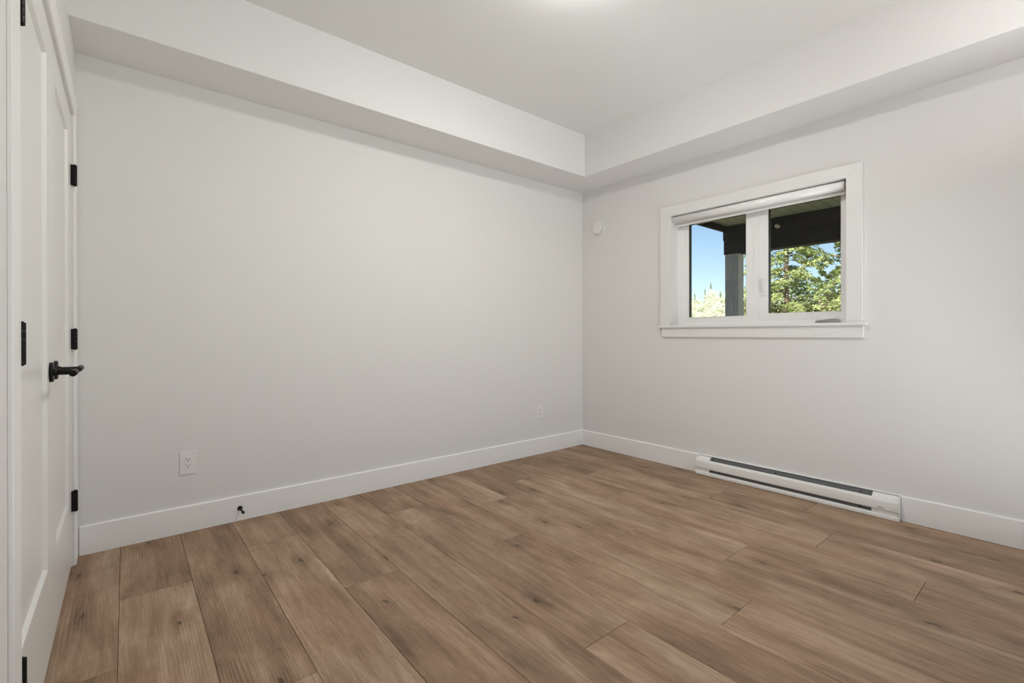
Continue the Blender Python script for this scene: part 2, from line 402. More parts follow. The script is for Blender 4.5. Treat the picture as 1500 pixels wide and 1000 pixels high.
wl = obj('wall_left', b, WALL); tag(wl, 'narrow view of white wall around the double closet doors', 'wall', kind='structure')
b = nb(); box(b, -0.95, -0.90, YF, YB, -0.12, 2.95)
obj('closet_back', b, CLOSET, wl)

# ceiling with the bulkhead along two sides
b = nb(); box(b, -0.95, 3.60, YF, YB, ZC, ZC + 0.2)
ce = obj('ceiling', b, CEIL); tag(ce, 'white raised tray ceiling', 'ceiling', kind='structure')
b = nb()
pr = [(XL - 0.10, YS), (XS, YS), (XS, YF), (XR, YF), (XR, YB), (XL - 0.10, YB)]
lo = [b.verts.new((x, y, ZS)) for x, y in pr]; hi = [b.verts.new((x, y, ZC)) for x, y in pr]
for i in range(6): b.faces.new([lo[i], lo[(i + 1) % 6], hi[(i + 1) % 6], hi[i]])
b.faces.new(lo); b.faces.new(hi[::-1])
bmesh.ops.recalc_face_normals(b, faces=b.faces[:])
ed = [e for e in b.edges if all(abs(v.co.z - ZS) < 1e-5 for v in e.verts) and
      (all(abs(v.co.y - YS) < 1e-5 for v in e.verts) or all(abs(v.co.x - XS) < 1e-5 for v in e.verts))]
bmesh.ops.bevel(b, geom=ed, offset=0.004, segments=3, affect='EDGES', profile=0.5)
bk = obj('bulkhead', b, WALL, ce, 'dropped white bulkhead along the back and right walls')
rb = nb(); box(rb, -1.0, 3.75, YF - 0.2, YB + 0.3, 2.95, 3.05)
obj('roof_deck', rb, SIDING, ce)

# baseboards (stop at the heater on the right wall)
HY0, HY1 = 0.650, 1.857
def bb_x(bm, y, x0, x1, s):      # along X, face towards -s*y
    pr = [(0, 0), (BBT, 0), (BBT, BBH - 0.004), (BBT - 0.004, BBH), (0, BBH)]
    A = [bm.verts.new((x0, y - s * d, z)) for d, z in pr]; B = [bm.verts.new((x1, y - s * d, z)) for d, z in pr]
    for i in range(5): bm.faces.new([A[i], A[(i + 1) % 5], B[(i + 1) % 5], B[i]])
    bm.faces.new(A[::-1]); bm.faces.new(B)
def bb_y(bm, x, y0, y1, s):
    extrude_y(bm, [(x - s * d, z) for d, z in [(0, 0), (BBT, 0), (BBT, BBH - 0.004), (BBT - 0.004, BBH), (0, BBH)]], y0, y1)
b = nb(); bb_x(b, YB, XL + 0.012, XR, 1)
tag(obj('baseboard_back', b, TRIM), 'white baseboard along the long back wall', 'baseboard', kind='structure')
b = nb(); bb_y(b, XR, YF, HY0 - 0.002, 1); bb_y(b, XR, HY1 + 0.002, YB - BBT, 1)
tag(obj('baseboard_right', b, TRIM), 'white baseboard under the window, broken by the heater', 'baseboard', kind='structure')
b = nb(); bb_y(b, XL, YF, 1.366, -1)
tag(obj('baseboard_left', b, TRIM), 'short white baseboard beside the closet door casing', 'baseboard', kind='structure')
b = nb(); bb_x(b, YF, XL + BBT, 0.64, -1)
tag(obj('baseboard_front', b, TRIM), 'white baseboard behind the viewer', 'baseboard', kind='structure')

# ------------------------------------------------------------------ closet doors
CX = -0.1740
b = nb()
box(b, XL, CX, 1.368, 1.462, 0, DZ + 0.0, 0.002); box(b, XL, CX, 2.920, 3.0285, 0, DZ, 0.002); box(b, XL, CX, 1.368, 3.0285, DZ + 0.002, DZ + 0.092, 0.002)
tr = obj('trim_1', b, TRIM); tag(tr, 'flat white casing around the double closet doors', 'door trim', kind='structure')
b = nb()
box(b, XL - 0.11, XL - 0.0072, DY0 - 0.003, DY0 + 0.003, 0, DZ); box(b, XL - 0.11, XL - 0.0072, DY1 - 0.003, DY1 + 0.003, 0, DZ); box(b, XL - 0.11, XL - 0.0072, DY0, DY1, DZ - 0.003, DZ + 0.003)
obj('jamb', b, TRIM, tr)
DXF = -0.190
def make_door(name, y0, y1, hinge_y, handle_y, lever_dir, label):
    root = empty(name, (DXF - 0.0175, (y0 + y1) / 2, 0.010), label, 'door', kind='structure')
    z0, z1 = 0.010, 2.047
    P = (y0 + 0.118, y1 - 0.118, 0.307, 1.941)
    b = nb(); ringbox(b, (y0, y1, z0, z1), P, DXF, DXF - 0.011, 0.0012, 0.006)
    box(b, DXF - 0.035, DXF - 0.0111, y0, y1, z0, z1)
    obj('door_leaf', b, DOORP, root)
    for zc in (0.297, 1.031, 1.774):
        h = nb(); xc, r = -0.1758, 0.0083
        for k in range(5):
            a = zc - 0.046 + k * 0.0184
            cyl(h, (xc, hinge_y, a + 0.0001), (xc, hinge_y, a + 0.0183), r, seg=20, bev=0.0003)
        cyl(h, (xc, hinge_y, zc + 0.046), (xc, hinge_y, zc + 0.049), 0.006, 0.004, seg=16)
        cyl(h, (xc, hinge_y, zc - 0.0485), (xc, hinge_y, zc - 0.046), 0.004, 0.006, seg=16)
        s = 1 if hinge_y > handle_y else -1
        box(h, xc - 0.0142, xc, hinge_y - s * 0.006 - 0.001, hinge_y - s * 0.006 + 0.001, zc - 0.046, zc + 0.046)
        obj('hinge', h, BLACK, root)
    hz = 0.9285
    b = nb()
    lathe(b, [(0, 0.0092), (0.030, 0.0092), (0.0318, 0.0080), (0.0323, 0.0), (0, 0)], (DXF, handle_y, hz), (1, 0, 0), 48)
    hr = obj('door_handle', b, BLACK, root, 'black lever handle on a round rose')
    b = nb(); cyl(b, (DXF + 0.009, handle_y, hz), (DXF + 0.052, handle_y, hz), 0.0098, seg=24)
    lathe(b, [(0.0130, 0), (0.0125, 0.006), (0.0098, 0.010)], (DXF + 0.009, handle_y, hz), (1, 0, 0), 24)
    pts = []
    for k in range(7):
        t = k / 6 * math.pi / 2
        pts.append((DXF + 0.050 + 0.012 * math.sin(t), handle_y + lever_dir * 0.012 * (1 - math.cos(t)), hz))
    pts.append((DXF + 0.062, handle_y + lever_dir * 0.112, hz))
    pts.append((DXF + 0.062, handle_y + lever_dir * 0.1145, hz))
    tube(b, pts, [0.0098] * 8 + [0.0088], 20)
    obj('lever', b, BLACK, hr)
    return root
make_door('door_1', 2.1985, 2.9095, 2.9110, 2.262, 1, 'white panelled closet door leaf nearer the corner, hinged beside the long wall')
make_door('door_2', 1.4745, 2.1955, 1.4720, 2.138, -1, 'white panelled closet door leaf nearer the viewer, cut by the left edge')

# ------------------------------------------------------------------ window
win = empty('window_1', (XR, 1.5, WZ0), 'white framed double window under the bulkhead looking onto trees', 'window', kind='structure')
CF = XR - 0.018
b = nb()    # mitred casing: head and two sides
yo0, yo1, zt = 0.826, 2.181, 2.066
yi0, yi1, zi = 0.908, 2.0925, 1.990
def slab(bm, poly, x0, x1, bev=0.0015):
    t = bmesh.new()
    A = [t.verts.new((x0, y, z)) for y, z in poly]; B = [t.verts.new((x1, y, z)) for y, z in poly]; n = len(poly)
    t.faces.new(A); t.faces.new(B[::-1])
    for i in range(n): t.faces.new([A[i], B[i], B[(i + 1) % n], A[(i + 1) % n]])
    bmesh.ops.recalc_face_normals(t, faces=t.faces[:])
    bmesh.ops.bevel(t, geom=t.edges[:], offset=bev, segments=2, affect='EDGES', profile=0.5)
    merge(bm, t)
zb = 1.1185
slab(b, [(yo0, zt), (yi0, zi), (yi0, zb), (yo0, zb)], CF, XR)
slab(b, [(yo1, zt), (yi1, zi), (yi1, zb), (yo1, zb)], CF, XR)
slab(b, [(yo0, zt), (yo1, zt), (yi1, zi), (yi0, zi)], CF, XR)
obj('casing', b, CASING, win)
b = nb(); box(b, XR - 0.034, XG - 0.012, WY0 + 0.001, WY1 - 0.001, zb - 0.018, zb, 0.0)
t = nb(); box(t, XR - 0.036, XR - 0.0002, 0.803, 2.190, zb - 0.0195, zb, 0.004, 3); merge(b, t)
obj('window_sill', b, CASING, win)
b = nb(); box(b, XR - 0.018, XR, 0.822, 2.169, 1.0265, zb - 0.0197, 0.0015)
obj('apron', b, CASING, win)
b = nb()    # jamb liner
for y0, y1, z0, z1 in ((WY0, WY0 + 0.0015, zb, WZ1), (WY1 - 0.0015, WY1, zb, WZ1), (WY0, WY1, WZ1 - 0.0015, WZ1)):
    box(b, XR - 0.003, XG - 0.012, y0, y1, z0, z1)
obj('jamb', b, CASING, win)
XFm = 3.474
b = nb()
ringbox(b, (WY0 + 0.0016, WY1 - 0.0016, zb + 0.0005, WZ1 - 0.0016), (WY0 + 0.042, WY1 - 0.052, zb + 0.030, WZ1 - 0.032), XFm, 3.515)
box(b, XFm, 3.515, 1.462, 1.496, zb + 0.028, WZ1 - 0.030, 0.001)
obj('window_frame', b, VINYL, win)
panes = []
for nm, (y0, y1, z0, z1), (oy0, oy1, oz0, oz1) in (
        ('sash', (1.5565, 2.0035, 1.1825, 1.9235), (1.4965, 2.0410, zb + 0.0305, WZ1 - 0.0325)),
        ('sash', (0.9700, 1.4020, 1.1940, 1.9250), (0.9485, 1.4615, zb + 0.0305, WZ1 - 0.0325))):
    b = nb()
    ringbox(b, (oy0, oy1, oz0, oz1), (y0 - 0.006, y1 + 0.006, z0 - 0.006, z1 + 0.006), XFm + 0.003, XG - 0.002, 0.0012, 0.006)
    s = obj(nm, b, VINYL, win)
    b = nb(); ringbox(b, (oy0, oy1, oz0, oz1), (y0 + 0.001, y1 - 0.001, z0 + 0.001, z1 - 0.001), XG + 0.002, XG + 0.036, 0.0)
    obj('outer_frame', b, DARKV, s, 'black outside face')
    b = nb(); box(b, XG - 0.002, XG + 0.002, y0 - 0.01, y1 + 0.01, z0 - 0.01, z1 + 0.01)
    obj('glass_pane', b, GLASS, s)
    b = nb()
    gcol = ringbox(b, (y0 - 0.012, y1 + 0.012, z0 - 0.012, z1 + 0.012), (y0, y1, z0, z1), XG - 0.0035, XG - 0.002, 0)
    obj('gasket', b, VINYL, s)
# sash lock on the centre post
b = nb(); box(b, XFm - 0.006, XFm + 0.003, 1.419, 1.447, 1.318, 1.440, 0.003, 3)
lk = obj('sash_lock', b, PLASTIC, win)
b = nb(); box(b, XFm - 0.016, XFm - 0.006, 1.427, 1.439, 1.345, 1.418, 0.004, 3)
obj('lock_lever', b, PLASTIC, lk)
# folding crank operator on the right sash
b = nb()
cvr = [(0.960, 1.1215), (1.100, 1.1215), (1.096, 1.132), (1.070, 1.146), (0.985, 1.150), (0.968, 1.140)]
slab(b, cvr, XFm - 0.022, XFm + 0.002, 0.003)
cr_ = obj('crank_operator', b, PLASTIC, win)
b = nb(); tube(b, [(XFm - 0.026, 0.975, 1.147), (XFm - 0.032, 1.00, 1.1475), (XFm - 0.033, 1.05, 1.143), (XFm - 0.030, 1.098, 1.136)], [0.005, 0.006, 0.006, 0.005], 12)
cyl(b, (XFm - 0.020, 0.978, 1.148), (XFm - 0.034, 0.978, 1.147), 0.008, seg=20, bev=0.001)
obj('crank_handle', b, PLASTIC, cr_)
b = nb(); box(b, XFm - 0.040, XFm - 0.0225, 0.962, 1.098, zb + 0.0012, zb + 0.0075, 0.001)  # dark strip laid in place of the crank's shadow on the sill
obj('crank_shade', b, LOGO_SHADE, cr_, 'dark grey strip standing for the shadow under the crank')

# added patio door, unseen behind the viewer, made to let the fill in
pd = empty('added_glazing', (1.99, YF - 0.06, 0), 'added unseen glazed opening behind the viewer for the fill light', 'added opening', kind='structure')
def bar_frame(bm, x0, x1, z0, z1, w_, y0, y1):
    box(bm, x0, x0 + w_, y0, y1, z0, z1); box(bm, x1 - w_, x1, y0, y1, z0, z1)
    box(bm, x0 + w_, x1 - w_, y0, y1, z0, z0 + w_); box(bm, x0 + w_, x1 - w_, y0, y1, z1 - w_, z1)
b = nb(); bar_frame(b, 0.72, 3.26, 0.0, 2.14, 0.035, YF - 0.10, YF - 0.02); obj('window_frame', b, VINYL, pd)
b = nb(); box(b, 0.64, 0.72, YF, YF + 0.016, 0, 2.22, 0.002); box(b, 3.26, 3.34, YF, YF + 0.016, 0, 2.22, 0.002); box(b, 0.72, 3.26, YF, YF + 0.016, 2.14, 2.22, 0.002); obj('casing', b, TRIM, pd)
for x0, x1, yy in ((0.756, 2.02, YF - 0.085), (1.96, 3.224, YF - 0.055)):
    b = nb(); bar_frame(b, x0, x1, 0.036, 2.104, 0.06, yy, yy + 0.028); q = obj('sliding_panel', b, VINYL, pd)
    b = nb(); box(b, x0 + 0.055, x1 - 0.055, yy + 0.012, yy + 0.016, 0.09, 2.05); obj('glass_pane', b, GLASS, q)

# roller blind, wound up inside the head of the opening
rbm = empty('roller_blind', (3.412, 1.5, 1.955), 'white roller blind wound up in the head of the window', 'roller blind')
b = nb(); cyl(b, (3.396, WY0 + 0.016, 1.9560), (3.396, WY1 - 0.016, 1.9560), 0.0290, seg=48, smooth=True)
obj('blind_roll', b, BLIND, rbm)
b = nb()
box(b, 3.4247, 3.4255, WY0 + 0.020, WY1 - 0.020, 1.928, 1.9560)
obj('blind_fabric', b, BLIND, rbm)
b = nb(); box(b, 3.4190, 3.4320, WY0 + 0.020, WY1 - 0.020, 1.9080, 1.9290, 0.005, 3)
obj('hem_bar', b, VINYL, rbm)
for y0, y1 in ((WY0 + 0.002, WY0 + 0.006), (WY1 - 0.006, WY1 - 0.002)):
    b = nb(); box(b, 3.379, 3.430, y0, y1, 1.925, 1.9865, 0.0015)
    br = obj('bracket', b, PLASTIC, rbm)
    ym = y1 if y1 < 1.5 else y0; d = 1 if y1 < 1.5 else -1
    b = nb(); cyl(b, (3.396, ym, 1.956), (3.396, ym + d * 0.0095, 1.956), 0.019, 0.021, seg=24, bev=0.001)
    obj('end_cap', b, CHROME if d > 0 else PLASTIC, br)

# ------------------------------------------------------------------ wall vent
v = empty('wall_vent', (XR, 2.833, 2.026), 'small round white wall vent high beside the corner', 'vent')
b = nb(); lathe(b, [(0, 0), (0.070, 0), (0.070, 0.004), (0.066, 0.009), (0.050, 0.011), (0, 0.011)], (XR, 2.833, 2.026), (-1, 0, 0), 56)
obj('vent_base', b, PLASTIC, v)
b = nb(); lathe(b, [(0, 0.022), (0.052, 0.022), (0.0575, 0.026), (0.0585, 0.031), (0.055, 0.0355), (0.044, 0.0375), (0.038, 0.0365), (0, 0.0365)], (XR, 2.833, 2.026), (-1, 0, 0), 56)
lathe(b, [(0.030, 0.010), (0.030, 0.023)], (XR, 2.833, 2.026), (-1, 0, 0), 30)
obj('vent_cover', b, PLASTIC, v)

# ------------------------------------------------------------------ outlets on the back wall
def outlet(x, z, label):
    r = empty('power_outlet', (x, YB, z), label, 'outlet', 'wall outlets')
    b = nb()
    t = bmesh.new(); bmesh.ops.create_cube(t, size=1)
    for q in t.verts: q.co = Vector((x + q.co.x * 0.0745, YB - 0.0025 + q.co.y * 0.005, z + q.co.z * 0.1235))
    e = [e for e in t.edges if all(q.co.y < YB - 0.003 for q in e.verts)]
    bmesh.ops.bevel(t, geom=e, offset=0.003, segments=3, affect='EDGES', profile=0.5); merge(b, t)
    obj('cover_plate', b, PLASTIC, r)
    b = nb(); box(b, x - 0.0165, x + 0.0165, YB - 0.0072, YB - 0.004, z - 0.0335, z + 0.0335, 0.0012)
    rc = obj('receptacle', b, PLASTIC, r)
    for dz in (0.0165, -0.0165):
        for dx, w_, h_ in ((-0.0065, 0.0024, 0.0085), (0.0065, 0.0024, 0.0070)):
            b = nb(); box(b, x + dx - w_ / 2, x + dx + w_ / 2, YB - 0.0078, YB - 0.0070, z + dz + 0.004 - h_ / 2, z + dz + 0.004 + h_ / 2)
            obj('slot', b, SLOT, rc)
        b = nb(); cyl(b, (x, YB - 0.0070, z + dz - 0.0062), (x, YB - 0.0078, z + dz - 0.0062), 0.0027, seg=16)
        obj('slot', b, SLOT, rc)
    for dz in (0.048, -0.048):
        b = nb(); cyl(b, (x, YB - 0.0045, z + dz), (x, YB - 0.0062, z + dz), 0.003, seg=16, bev=0.0005)
        obj('screw', b, PLASTIC, r)
    return r
outlet(0.2575, 0.366, 'white wall outlet left of the door stop, nearer the closet doors')
outlet(2.8185, 0.366, 'white wall outlet near the far corner of the long wall')

# ------------------------------------------------------------------ door stop on the back baseboard
ds = empty('door_stop', (0.4987, YB - BBT, 0.070), 'small black door stop on the baseboard of the long wall', 'door stop')
b = nb(); lathe(b, [(0, 0), (0.0125, 0), (0.0130, 0.003), (0.0105, 0.006), (0.0065, 0.010)], (0.4987, YB - BBT, 0.070), (0, -1, 0), 32)
obj('base', b, BLACK, ds)
b = nb(); pts = [(0.4987 + 0.004 * t, YB - BBT - 0.004 - 0.062 * t, 0.070 - 0.004 * t) for t in (0, .25, .5, .75, 1)]
tube(b, pts, [0.0058, 0.005, 0.0045, 0.0045, 0.0045], 16); obj('rod', b, BLACK, ds)
b = nb(); cyl(b, (0.5027, YB - BBT - 0.064, 0.066), (0.5030, YB - BBT - 0.078, 0.065), 0.0078, 0.0072, seg=24, bev=0.0015)
obj('rubber_tip', b, RUBBER, ds)

# ------------------------------------------------------------------ baseboard heater
H = empty('baseboard_heater', (XR, (HY0 + HY1) / 2, 0), 'long low white electric baseboard heater with dark slots under the window', 'heater')
def hp(prof): return [(XR - d, z) for d, z in prof]
b = nb()
extrude_y(b, hp([(0, 0.003), (0.003, 0.003), (0.003, 0.138), (0.010, 0.138), (0.014, 0.1365), (0.0155, 0.138), (0.012, 0.1405), (0, 0.1405)]), HY0 + 0.002, HY1 - 0.002)
obj('back_plate', b, HEATW, H)
b = nb()
extrude_y(b, hp([(0.003, 0.003), (0.0555, 0.001), (0.0575, 0.003), (0.0575, 0.016), (0.055, 0.0220), (0.046, 0.0270), (0.044, 0.0255), (0.052, 0.0205), (0.054, 0.0045), (0.003, 0.006)]), HY0 + 0.002, HY1 - 0.002)
obj('bottom_lip', b, HEATW, H)
b = nb()
extrude_y(b, hp([(0.046, 0.049), (0.0565, 0.0495), (0.0585, 0.054), (0.0590, 0.075), (0.0575, 0.098), (0.0530, 0.1085), (0.0455, 0.1130), (0.044, 0.111), (0.051, 0.106), (0.055, 0.097), (0.0565, 0.075), (0.056, 0.056), (0.054, 0.0520), (0.046, 0.0510)]), HY0 + 0.003, HY1 - 0.003)
fp = obj('front_panel', b, HEATW, H)
SY0, SY1 = HY0 + 0.128, HY1 - 0.105       # extent of the dark grilles
b = nb()
extrude_y(b, hp([(0.012, 0.1350), (0.0440, 0.1105), (0.042, 0.108), (0.010, 0.132)]), HY0 + 0.003, HY1 - 0.003)
for k in range(int((SY1 - SY0) / 0.006)):
    y = SY0 + 0.003 + k * 0.006
    box(b, XR - 0.040, XR - 0.010, y - 0.0006, y + 0.0006, 0.05, 0.1085)
g1 = obj('upper_grille', b, HEATD, H, 'dark grey slot along the top')
b = nb(); extrude_y(b, hp([(0.049, 0.050), (0.0465, 0.0255), (0.0445, 0.0255), (0.047, 0.050)]), HY0 + 0.003, HY1 - 0.003)
g2 = obj('lower_grille', b, HEATD, H, 'dark slot along the bottom')
for y0, y1 in ((HY0 + 0.003, SY0), (SY1, HY1 - 0.003)):
    b = nb()
    extrude_y(b, hp([(0.0175, 0.1345), (0.0445, 0.1138), (0.0425, 0.1120), (0.0155, 0.1325)]), y0 + 0.002, y1 - 0.002)
    obj('end_cover', b, HEATW, H)
    b = nb(); extrude_y(b, hp([(0.0515, 0.0465), (0.0495, 0.0260), (0.0475, 0.0260), (0.0495, 0.0465)]), y0 + 0.002, y1 - 0.002)
    obj('end_cover', b, HEATW, H)
for y0, y1 in ((HY0, HY0 + 0.0025), (HY1 - 0.0025, HY1)):
    b = nb(); extrude_y(b, hp([(0, 0.002), (0.055, 0.002), (0.056, 0.020), (0.0565, 0.045), (0.057, 0.095), (0.053, 0.110), (0.034, 0.130), (0.020, 0.1405), (0, 0.1405)]), y0, y1)
    obj('end_plate', b, HEATW, H)
for y, z, d in ((SY1 - 0.020, 0.121, 0.033), (1.30, 0.121, 0.033), (SY0 + 0.055, 0.121, 0.033), (SY1 - 0.020, 0.040, 0.0490), (SY1 - 0.075, 0.040, 0.0490), (SY0 + 0.055, 0.040, 0.0490)):
    b = nb(); box(b, XR - d - 0.001, XR - d + 0.004, y - 0.004, y + 0.004, z - 0.004, z + 0.004, 0.001)
    obj('clip', b, BLACK, g1 if z > 0.1 else g2)
tcv = bpy.data.curves.new('heater_logo', 'FONT'); tcv.body = 'stelpro'; tcv.size = 0.013; tcv.extrude = 0.0003; tcv.align_x = 'CENTER'
tcv.materials.append(LOGO_SHADE)
to = bpy.data.objects.new('maker_mark', tcv); COL.objects.link(to)
me_ = bpy.data.meshes.new_from_object(to); bpy.data.objects.remove(to)
lg = bpy.data.objects.new('maker_mark', me_); COL.objects.link(lg); lg['label'] = 'tiny grey printed mark'
lg.matrix_world = Matrix(((0, 0, -1, XR - 0.0592), (-1, 0, 0, 0.730), (0, 1, 0, 0.0590), (0, 0, 0, 1)))
mw = lg.matrix_world.copy(); lg.parent = fp; lg.matrix_parent_inverse = Matrix.Identity(4)
bpy.context.view_layer.update(); lg.matrix_world = mw

# ------------------------------------------------------------------ flush ceiling lamp just above the frame
LX, LY = 1.535, 1.385
L = empty('ceiling_lamp', (LX, LY, ZC), 'round flush white ceiling lamp glowing in the middle of the tray ceiling', 'lamp')
b = nb(); lathe(b, [(0, 0), (0.150, 0), (0.152, 0.004), (0.152, 0.022), (0.148, 0.026), (0, 0.026)], (LX, LY, ZC), (0, 0, -1), 64)
obj('lamp_base', b, PLASTIC, L)
b = nb(); lathe(b, [(0.142, 0.020), (0.142, 0.034), (0.135, 0.048), (0.115, 0.057), (0.08, 0.062), (0.04, 0.064), (0, 0.0645)], (LX, LY, ZC), (0, 0, -1), 64)
obj('lamp_diffuser', b, emit('lamp_glow', (1.0, 0.975, 0.94), LAMP_STRENGTH), L)

# added fill uplight in the shape of a floor lamp, unseen behind the viewer
UX, UY = 2.34, -0.27
ul = empty('added_uplight', (UX, UY, 0), 'added unseen fill uplight shaped as a slim floor lamp', 'lamp')
b = nb(); lathe(b, [(0, 0.0), (0.13, 0.0), (0.13, 0.012), (0.11, 0.02), (0.016, 0.026), (0, 0.026)], (UX, UY, 0.0005), (0, 0, 1), 48); obj('base', b, BLACK, ul)
b = nb(); cyl(b, (UX, UY, 0.02), (UX, UY, 1.66), 0.011, seg=20); obj('pole', b, BLACK, ul)
b = nb(); lathe(b, [(0.02, 1.65), (0.07, 1.665), (0.13, 1.71), (0.165, 1.765), (0.162, 1.766), (0.127, 1.715), (0.068, 1.672), (0, 1.665)], (UX, UY, 0), (0, 0, 1), 56); obj('bowl_shade', b, BLACK, ul)
b = nb(); lathe(b, [(0, 1.742), (0.08, 1.742), (0.148, 1.7425)], (UX, UY, 0), (0, 0, 1), 56); obj('light_disc', b, emit('added_uplight_glow', (1.0, 0.985, 0.96), ADDED_UPLIGHT), ul)

# ------------------------------------------------------------------ porch outside the window
PZ = 2.462
pr_ = empty('porch_roof', (4.9, 1.0, PZ), 'dark planked porch roof seen through the top of the window', 'porch roof')
b = nb(); y = -3.0; 
while y < 2.97:
    box(b, 3.575, 6.35, y, min(y + 0.102, 2.975), PZ, PZ + 0.020, 0.002, 1); y += 0.114
box(b, 3.575, 6.35, -3.0, 2.975, PZ + 0.022, PZ + 0.20)
sf = obj('soffit', b, SOFFW, pr_)
b = nb(); box(b, 3.575, 6.35, -3.0, 2.974, PZ + 0.012, PZ + 0.021); obj('groove_backing', b, BEAMW, sf)
b = nb(); box(b, 3.575, 6.36, 2.978, 3.015, PZ - 0.075, PZ + 0.25, 0.003)
obj('edge_board', b, BEAMW, pr_)
b = nb(); box(b, 6.10, 6.26, -3.0, 3.012, 2.092, 2.270, 0.003); box(b, 6.095, 6.265, -3.0, 3.020, 2.274, PZ - 0.001, 0.003)
obj('beam', b, BEAMW, pr_)
pp = empty('porch_post', (6.19, 2.9, -0.30), 'grey stained square porch post in the left pane', 'post')
b = nb(); box(b, 6.105, 6.255, 2.822, 2.998, -0.30, 2.0915, 0.004)
obj('post_shaft', b, POSTW, pp)
b = nb(); box(b, 6.085, 6.275, 2.80, 3.022, -0.30, -0.10, 0.004); obj('post_base', b, POSTW, pp)
ft = empty('porch_fitting', (6.095, 2.34, 2.352), 'tiny pale fitting on the dark beam in the right pane', 'fitting')
b = nb(); lathe(b, [(0, 0), (0.030, 0), (0.030, 0.008), (0.012, 0.012), (0.010, 0.035)], (6.0945, 2.345, 2.352), (-1, 0, 0), 24); obj('mount', b, CHROME, ft)
b = nb(); bmesh.ops.create_uvsphere(b, u_segments=20, v_segments=12, radius=0.017)
for q in b.verts: q.co += Vector((6.052, 2.345, 2.352))
for f in b.faces: f.smooth = True
obj('bulb', b, FIT, ft)

# ground
def gz(x, y):
    d = math.hypot(x, y)
    z = -0.32 - 0.02 * max(0, x - 8)
    a = math.atan2(y, x)
    if d > 26:
        t = min(1, (d - 26) / 60)
        hgt = (5.2 - 4.4 * (a - math.radians(27)) ) * (t * t * (3 - 2 * t))
        z += max(0, hgt) + 0.6 * noise.noise(Vector((x * 0.06, y * 0.06, 0))) * min(1, (d - 26) / 20)
    return z
b = nb(); NX, NY = 70, 80
gx = lambda i: 3.57 + 130 * (i / NX) ** 1.6
gy = lambda j: -40 + 160 * j / NY
V = [[b.verts.new((gx(i), gy(j), gz(gx(i), gy(j)))) for j in range(NY + 1)] for i in range(NX + 1)]
for i in range(NX):
    for j in range(NY): b.faces.new([V[i][j], V[i + 1][j], V[i + 1][j + 1], V[i][j + 1]]).smooth = True
tag(obj('ground', b, GRASS), 'grassy ground rising to a distant hillside', 'ground', kind='structure')

# ------------------------------------------------------------------ vegetation
def leaf_quads(verts, faces, c, s, rg, droop=0.0, asp=1.8):
    d = Vector((rg.gauss(0, 1), rg.gauss(0, 1), rg.gauss(0, 0.6) - droop)).normalized()
    u = d.orthogonal().normalized(); u = (Matrix.Rotation(rg.uniform(0, 6.28), 3, d) @ u)
    k = len(verts)
    verts += [c - d * s * asp / 2, c + u * s / 2, c + d * s * asp / 2, c - u * s / 2]
    faces.append((k, k + 1, k + 2, k + 3))
def leaf_obj(name, verts, faces, mat, parent):
    me = bpy.data.meshes.new(name); me.from_pydata([tuple(v) for v in verts], [], faces); me.update(); me.materials.append(mat)
    o = bpy.data.objects.new(name, me); COL.objects.link(o); o.parent = parent; o.matrix_parent_inverse = Matrix.Translation(-parent.location)
    return o

def branch_tree(x, y, h, lean, label, rg, mat, nbr, reach, leaf, per, trunk_r=0.06, z_lo=0.2, group=None, cat='tree'):
    z0 = gz(x, y) - 0.1
    r = empty('tree', (x, y, z0), label, cat, group)
    b = nb(); pts = []; rad = []
    for i in range(13):
        t = i / 12
        pts.append(Vector((x + lean[0] * t + 0.06 * math.sin(5 * t), y + lean[1] * t + 0.05 * math.cos(4 * t), z0 + h * t))); rad.append(trunk_r * (1 - 0.85 * t) + 0.004)
    tube(b, pts, rad, 10); obj('trunk', b, BARK, r)
    bb = nb(); V_, F_ = [], []
    for i in range(nbr):
        t = z_lo + (1 - z_lo) * (i + rg.random()) / nbr
        k = min(11, int(t * 12)); base = pts[k].lerp(pts[k + 1], t * 12 - k)
        ang = rg.uniform(0, 6.28); L_ = reach * (1.1 - 0.75 * t) * rg.uniform(0.6, 1.15)
        up = rg.uniform(0.1, 0.5); P = []
        for s in range(9):
            u = s / 8
            P.append(base + Vector((math.cos(ang) * L_ * u, math.sin(ang) * L_ * u, L_ * (up * u - 0.75 * u * u))) + Vector((rg.gauss(0, .02), rg.gauss(0, .02), rg.gauss(0, .02))))
        tube(bb, P, [0.020 * (1 - 0.85 * s / 8) * (1.2 - t) + 0.003 for s in range(9)], 5)
        for s in range(2, 9):
            for q in range(2):
                side = Vector((-math.sin(ang), math.cos(ang), 0)) * (1 if q else -1)
                tl = L_ * 0.30 * (1.1 - s / 12) * rg.uniform(0.5, 1.2)
                tw = P[s]; dr = (side + Vector((math.cos(ang), math.sin(ang), 0)) * 0.6).normalized()
                for j in range(per):
                    e = rg.random()
                    c = tw + dr * tl * e + Vector((0, 0, -0.35 * tl * e * e)) + Vector((rg.gauss(0, leaf * .7), rg.gauss(0, leaf * .7), rg.gauss(0, leaf * .6)))
                    leaf_quads(V_, F_, c, leaf * rg.uniform(0.6, 1.3), rg, 0.5)
    obj('branches', bb, BARK, r)
    leaf_obj('foliage', V_, F_, mat, r)
    return r
rg = random.Random(3)
branch_tree(13.0, 4.75, 6.4, (-0.15, 0.1), 'bright green tree with a bare grey trunk, left in the right pane', rg, LEAF_A, 90, 1.75, 0.034, 34, 0.075)
branch_tree(12.3, 2.65, 5.6, (0.5, 1.3), 'leaning reddish trunk with green sprays at the right edge of the right pane', rg, LEAF_A, 60, 1.6, 0.034, 28, 0.07)
branch_tree(19.5, 4.6, 6.4, (0.2, -0.1), 'lighter green tree standing behind the nearest trees', rg, LEAF_B, 60, 1.8, 0.05, 22, 0.09)

